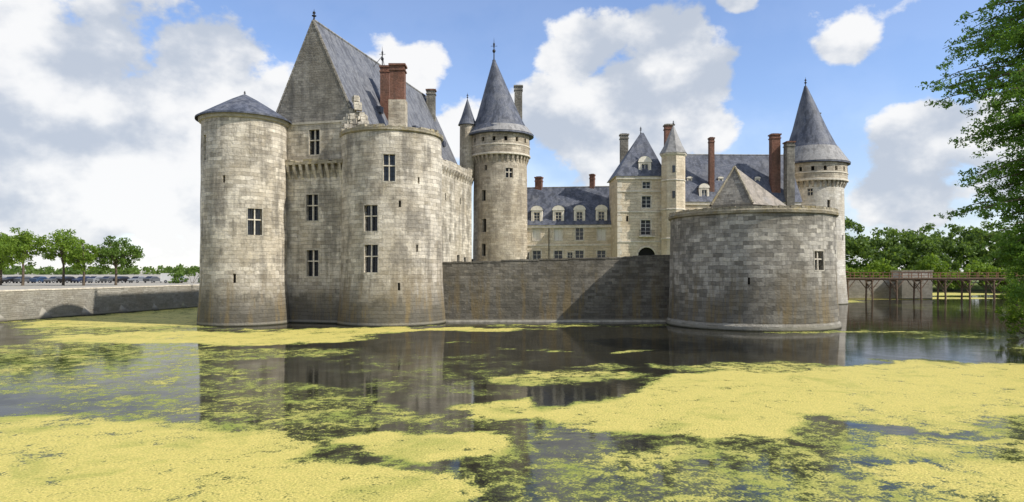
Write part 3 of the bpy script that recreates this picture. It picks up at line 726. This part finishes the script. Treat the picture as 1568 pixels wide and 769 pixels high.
shrub('round_shrub',-70,150,3.3,4.5,4.2,LM1b,40,30,.3); shrub('round_shrub',-66,160,3.3,3.5,3.2,LM1b,30,30,.3)

# ============================================================ CARS
def paint(n,c):
    return simple(n,c,.3,.05,2,0,.4)
cols=[('silver',(.22,.23,.24)),('navy',(.03,.04,.08)),('grey',(.10,.105,.11)),('white',(.62,.62,.60)),('black',(.02,.02,.022)),('blue',(.04,.07,.13)),('red',(.2,.03,.03))]
PM={k:paint('car_paint_'+k,c_) for k,c_ in cols}
def car(name,x,y,z,ang,mat,van=False):
    b=B(name,(x,y,z)); ca,sa=math.cos(ang),math.sin(ang)
    def Q(u,v,w): return (x+u*ca-v*sa,y+u*sa+v*ca,z+w)
    if van: body=[(-2.5,.35),(2.5,.35),(2.6,.9),(2.3,1.15),(1.75,1.25),(1.2,2.0),(.9,2.15),(-2.4,2.15),(-2.5,1.9)]; hw=.95; gl=[(1.6,1.3),(1.12,1.95),(.3,1.95),(.3,1.3)]
    else: body=[(-2.1,.32),(2.1,.32),(2.2,.62),(2.05,.85),(1.05,.98),(.35,1.42),(-.9,1.47),(-1.75,1.02),(-2.15,.95)]; hw=.86; gl=[(.85,1.0),(.3,1.36),(-.85,1.4),(-1.45,1.02)]
    n=len(body)
    ins=lambda w: hw-(.16 if w>1.1 and not van else (.05 if w>1.2 else 0))
    b.face('body',mat,[Q(u,-ins(w),w) for u,w in body]); b.face('body',mat,[Q(u,ins(w),w) for u,w in body[::-1]])
    for i in range(n):
        (u0,w0),(u1,w1)=body[i],body[(i+1)%n]
        gm=(not van and i in(4,6)) or (van and i==4)
        b.face('windscreens' if gm else 'body',MAT['glass'] if gm else mat,[Q(u0,-ins(w0),w0),Q(u0,ins(w0),w0),Q(u1,ins(w1),w1),Q(u1,-ins(w1),w1)])
    for sg in (-1,1):
        b.face('side_windows',MAT['glass'],[Q(u,sg*((hw+.004 if w<1.1 else ins(w)+.012)),w) for u,w in (gl if sg<0 else gl[::-1])])
        for wx_ in (-1.35,1.35):
            ring=[Q(wx_+.33*math.cos(t_),sg*(hw+.03),.33+.33*math.sin(t_)) for t_ in [2*math.pi*k_/16 for k_ in range(16)]]
            b.face('wheels',MAT['tyre'],ring)
            r2=[Q(wx_+.18*math.cos(t_),sg*(hw+.04),.33+.18*math.sin(t_)) for t_ in [2*math.pi*k_/12 for k_ in range(12)]]
            b.face('hubcaps',PM['silver'],r2)
    b.finish()
cc_=['grey','navy','silver','black','grey','blue','grey','black','navy','silver','grey','black','silver','grey','navy']
for i in range(14):
    car('parked_car',-117+i*2.75+R.uniform(-.3,.3),147+i*.6,3.36,R.uniform(1.3,1.45)+ (math.pi if R.random()<.5 else 0),PM[cc_[i]])
car('delivery_van',-75,152,3.36,.1,PM['white'],True)
car('parked_car',-70,158,3.36,.3,PM['grey'])

# ============================================================ FOOTBRIDGE
fbk=B('wooden_footbridge',(80,142,0)); by=142; zd=4.5
fbk.box('deck',MAT['wood'],(95,by,zd),(68,2.6,.22))
for sy in (-1.2,1.2):
    fbk.box('beams',MAT['wood'],(95,by+sy*.8,zd-.27),(68,.25,.32))
    for zz in (.55,1.15): fbk.box('rails',MAT['rwood'],(95,by+sy,zd+zz),(68,.09,.1))
    for k in range(35): fbk.box('rail_posts',MAT['rwood'],(61.5+k*2,by+sy,zd+.6),(.12,.12,1.2))
for k in range(13):
    x=64+k*5.0
    for sy in (-1.1,1.1):
        fbk.tube('piles',MAT['wood'],[(x,by+sy*1.25,-1.5),(x,by+sy,zd-.35)],[.2,.17],8)
        for sx_ in(-1,1): fbk.tube('braces',MAT['wood'],[(x,by+sy,2.2),(x+sx_*1.5,by+sy,zd-.4)],[.09,.09],6)
    fbk.tube('braces',MAT['wood'],[(x,by-1.3,1.2),(x,by+1.3,3.6)],[.08,.08],6)
    fbk.box('crossheads',MAT['wood'],(x,by,zd-.55),(.3,3.0,.25))
for sy in (-1.3,1.3):
    fbk.tube('drawbridge_arms',MAT['rwood'],[(61.5,by+sy,8.2),(66,by+sy,6.2),(69,by+sy,5.8)],[.12,.12,.12],6)
    for x_,z_ in ((62,8.0),(64,7.1),(66,6.3)): fbk.box('drawbridge_posts',MAT['rwood'],(x_,by+sy,(z_+zd)/2),(.16,.16,z_-zd))
fbk.finish()
pr=B('stone_bridge_pier',(82,147,0))
pr.box('pier',MAT['quay'],(86,147.5,2.4),(6.5,4,7.0)); pr.box('pier_cap',MAT['coping'],(86,147.5,6.0),(6.8,4.3,.3))
pr.box('wing_wall',MAT['quay'],(76.5,148.2,1.7),(12.4,1.2,5.2)); pr.box('wing_wall_cap',MAT['trim'],(76.5,148.2,4.4),(12.4,1.4,.2))
pr.finish()

# ============================================================ WORLD
w=bpy.data.worlds.new('World'); sc.world=w; w.use_nodes=True; nt=w.node_tree; nt.nodes.clear(); t=NT(nt)
out=t.n('ShaderNodeOutputWorld')
sky=t.n('ShaderNodeTexSky',sky_type='NISHITA'); sky.sun_disc=False; sky.sun_elevation=SUN_EL
sky.sun_rotation=math.atan2(sund.x,sund.y); sky.altitude=100; sky.air_density=1.0; sky.dust_density=.3; sky.ozone_density=1.5
bg=t.n('ShaderNodeBackground'); t.l(t.mix(1.0,sky.outputs[0],(1.06,1.12,1.32),'MULTIPLY'),bg.inputs[0]); bg.inputs[1].default_value=.15
blobs=[(-.76,.40,.15),(-.72,.22,.19),(-.58,.12,.17),(-.46,.10,.14),(-.52,.21,.12),(-.44,.30,.075),(-.37,.24,.09),(-.66,.31,.10),(-.85,.15,.2),(-.36,.13,.12),
(.10,.325,.065),(.23,.335,.055),(.28,.28,.055),(.18,.26,.09),(.06,.22,.085),(.16,.19,.085),(.25,.22,.065),(-.15,.29,.055),(-.08,.21,.06),
(.48,.325,.035),(.61,.20,.055),(.70,.20,.055),(.57,.12,.075),(.74,.13,.05),(.33,.40,.022),
(1.2,.25,.2),(-1.3,.4,.3)]
tcn=t.n('ShaderNodeTexCoord'); dirv=t.vmath('NORMALIZE',tcn.outputs['Generated'])
nv=t.vmath('MULTIPLY',dirv,(1,1,1.35))
acc=0.0
for (x,z,r) in blobs:
    v=Vector((x,1,z)).normalized()
    dist=t.vmath('DISTANCE',nv,(v.x,v.y,v.z*1.35))
    acc=t.math('MAXIMUM',acc,t.mr(dist,r*1.6,r*.2,0,1))
f1=t.noise(nv,8.5,7,.57,.0)
sep=t.n('ShaderNodeSeparateXYZ'); t.l(dirv,sep.inputs[0])
dens=t.math('ADD',t.math('MULTIPLY',acc,1.05),t.math('MULTIPLY',t.math('SUBTRACT',f1,.5),2.3))
dens=t.math('ADD',dens,t.mr(sep.outputs[1],.5,.0,0,.45))
mask=t.mr(dens,.28,.56,0,1,True)
f2=t.noise(t.vmath('ADD',nv,(.03,0,.045)),8.5,4,.5,.0)
rel=t.math('SUBTRACT',f1,f2)
lowf=t.noise(t.vmath('ADD',nv,(5,2,1)),3.6,3,.45)
shade=t.math('ADD',t.math('MULTIPLY',rel,2.6),t.mr(lowf,.38,.62,1.0,.22))
ccol=t.mix(t.mr(shade,.0,.85,0,1,True),(.56,.62,.72),(1.0,1.0,1.0))
cbg=t.n('ShaderNodeBackground'); t.l(ccol,cbg.inputs[0]); cbg.inputs[1].default_value=.97
haze=t.mr(sep.outputs[2],.26,.0,.07,.6,True)
mask=t.math('MAXIMUM',t.math('MULTIPLY',mask,.97),haze)
ms=t.n('ShaderNodeMixShader'); t.l(mask,ms.inputs[0]); t.l(bg.outputs[0],ms.inputs[1]); t.l(cbg.outputs[0],ms.inputs[2]); t.l(ms.outputs[0],out.inputs[0])

sl=bpy.data.lights.new('sun','SUN'); sl.energy=5.0; sl.angle=math.radians(.55); sl.color=(1,.95,.88)
so=bpy.data.objects.new('sun',sl); so.rotation_euler=sund.to_track_quat('Z','Y').to_euler(); so.location=(60,-40,80); sc.collection.objects.link(so)

cam=bpy.data.cameras.new('camera'); cam.sensor_width=36; cam.lens=24.1; cam.shift_y=.0195; cam.clip_end=9000; cam.clip_start=.1
co=bpy.data.objects.new('camera',cam); co.location=(0,0,6); co.rotation_euler=(math.pi/2,0,0); sc.collection.objects.link(co); sc.camera=co
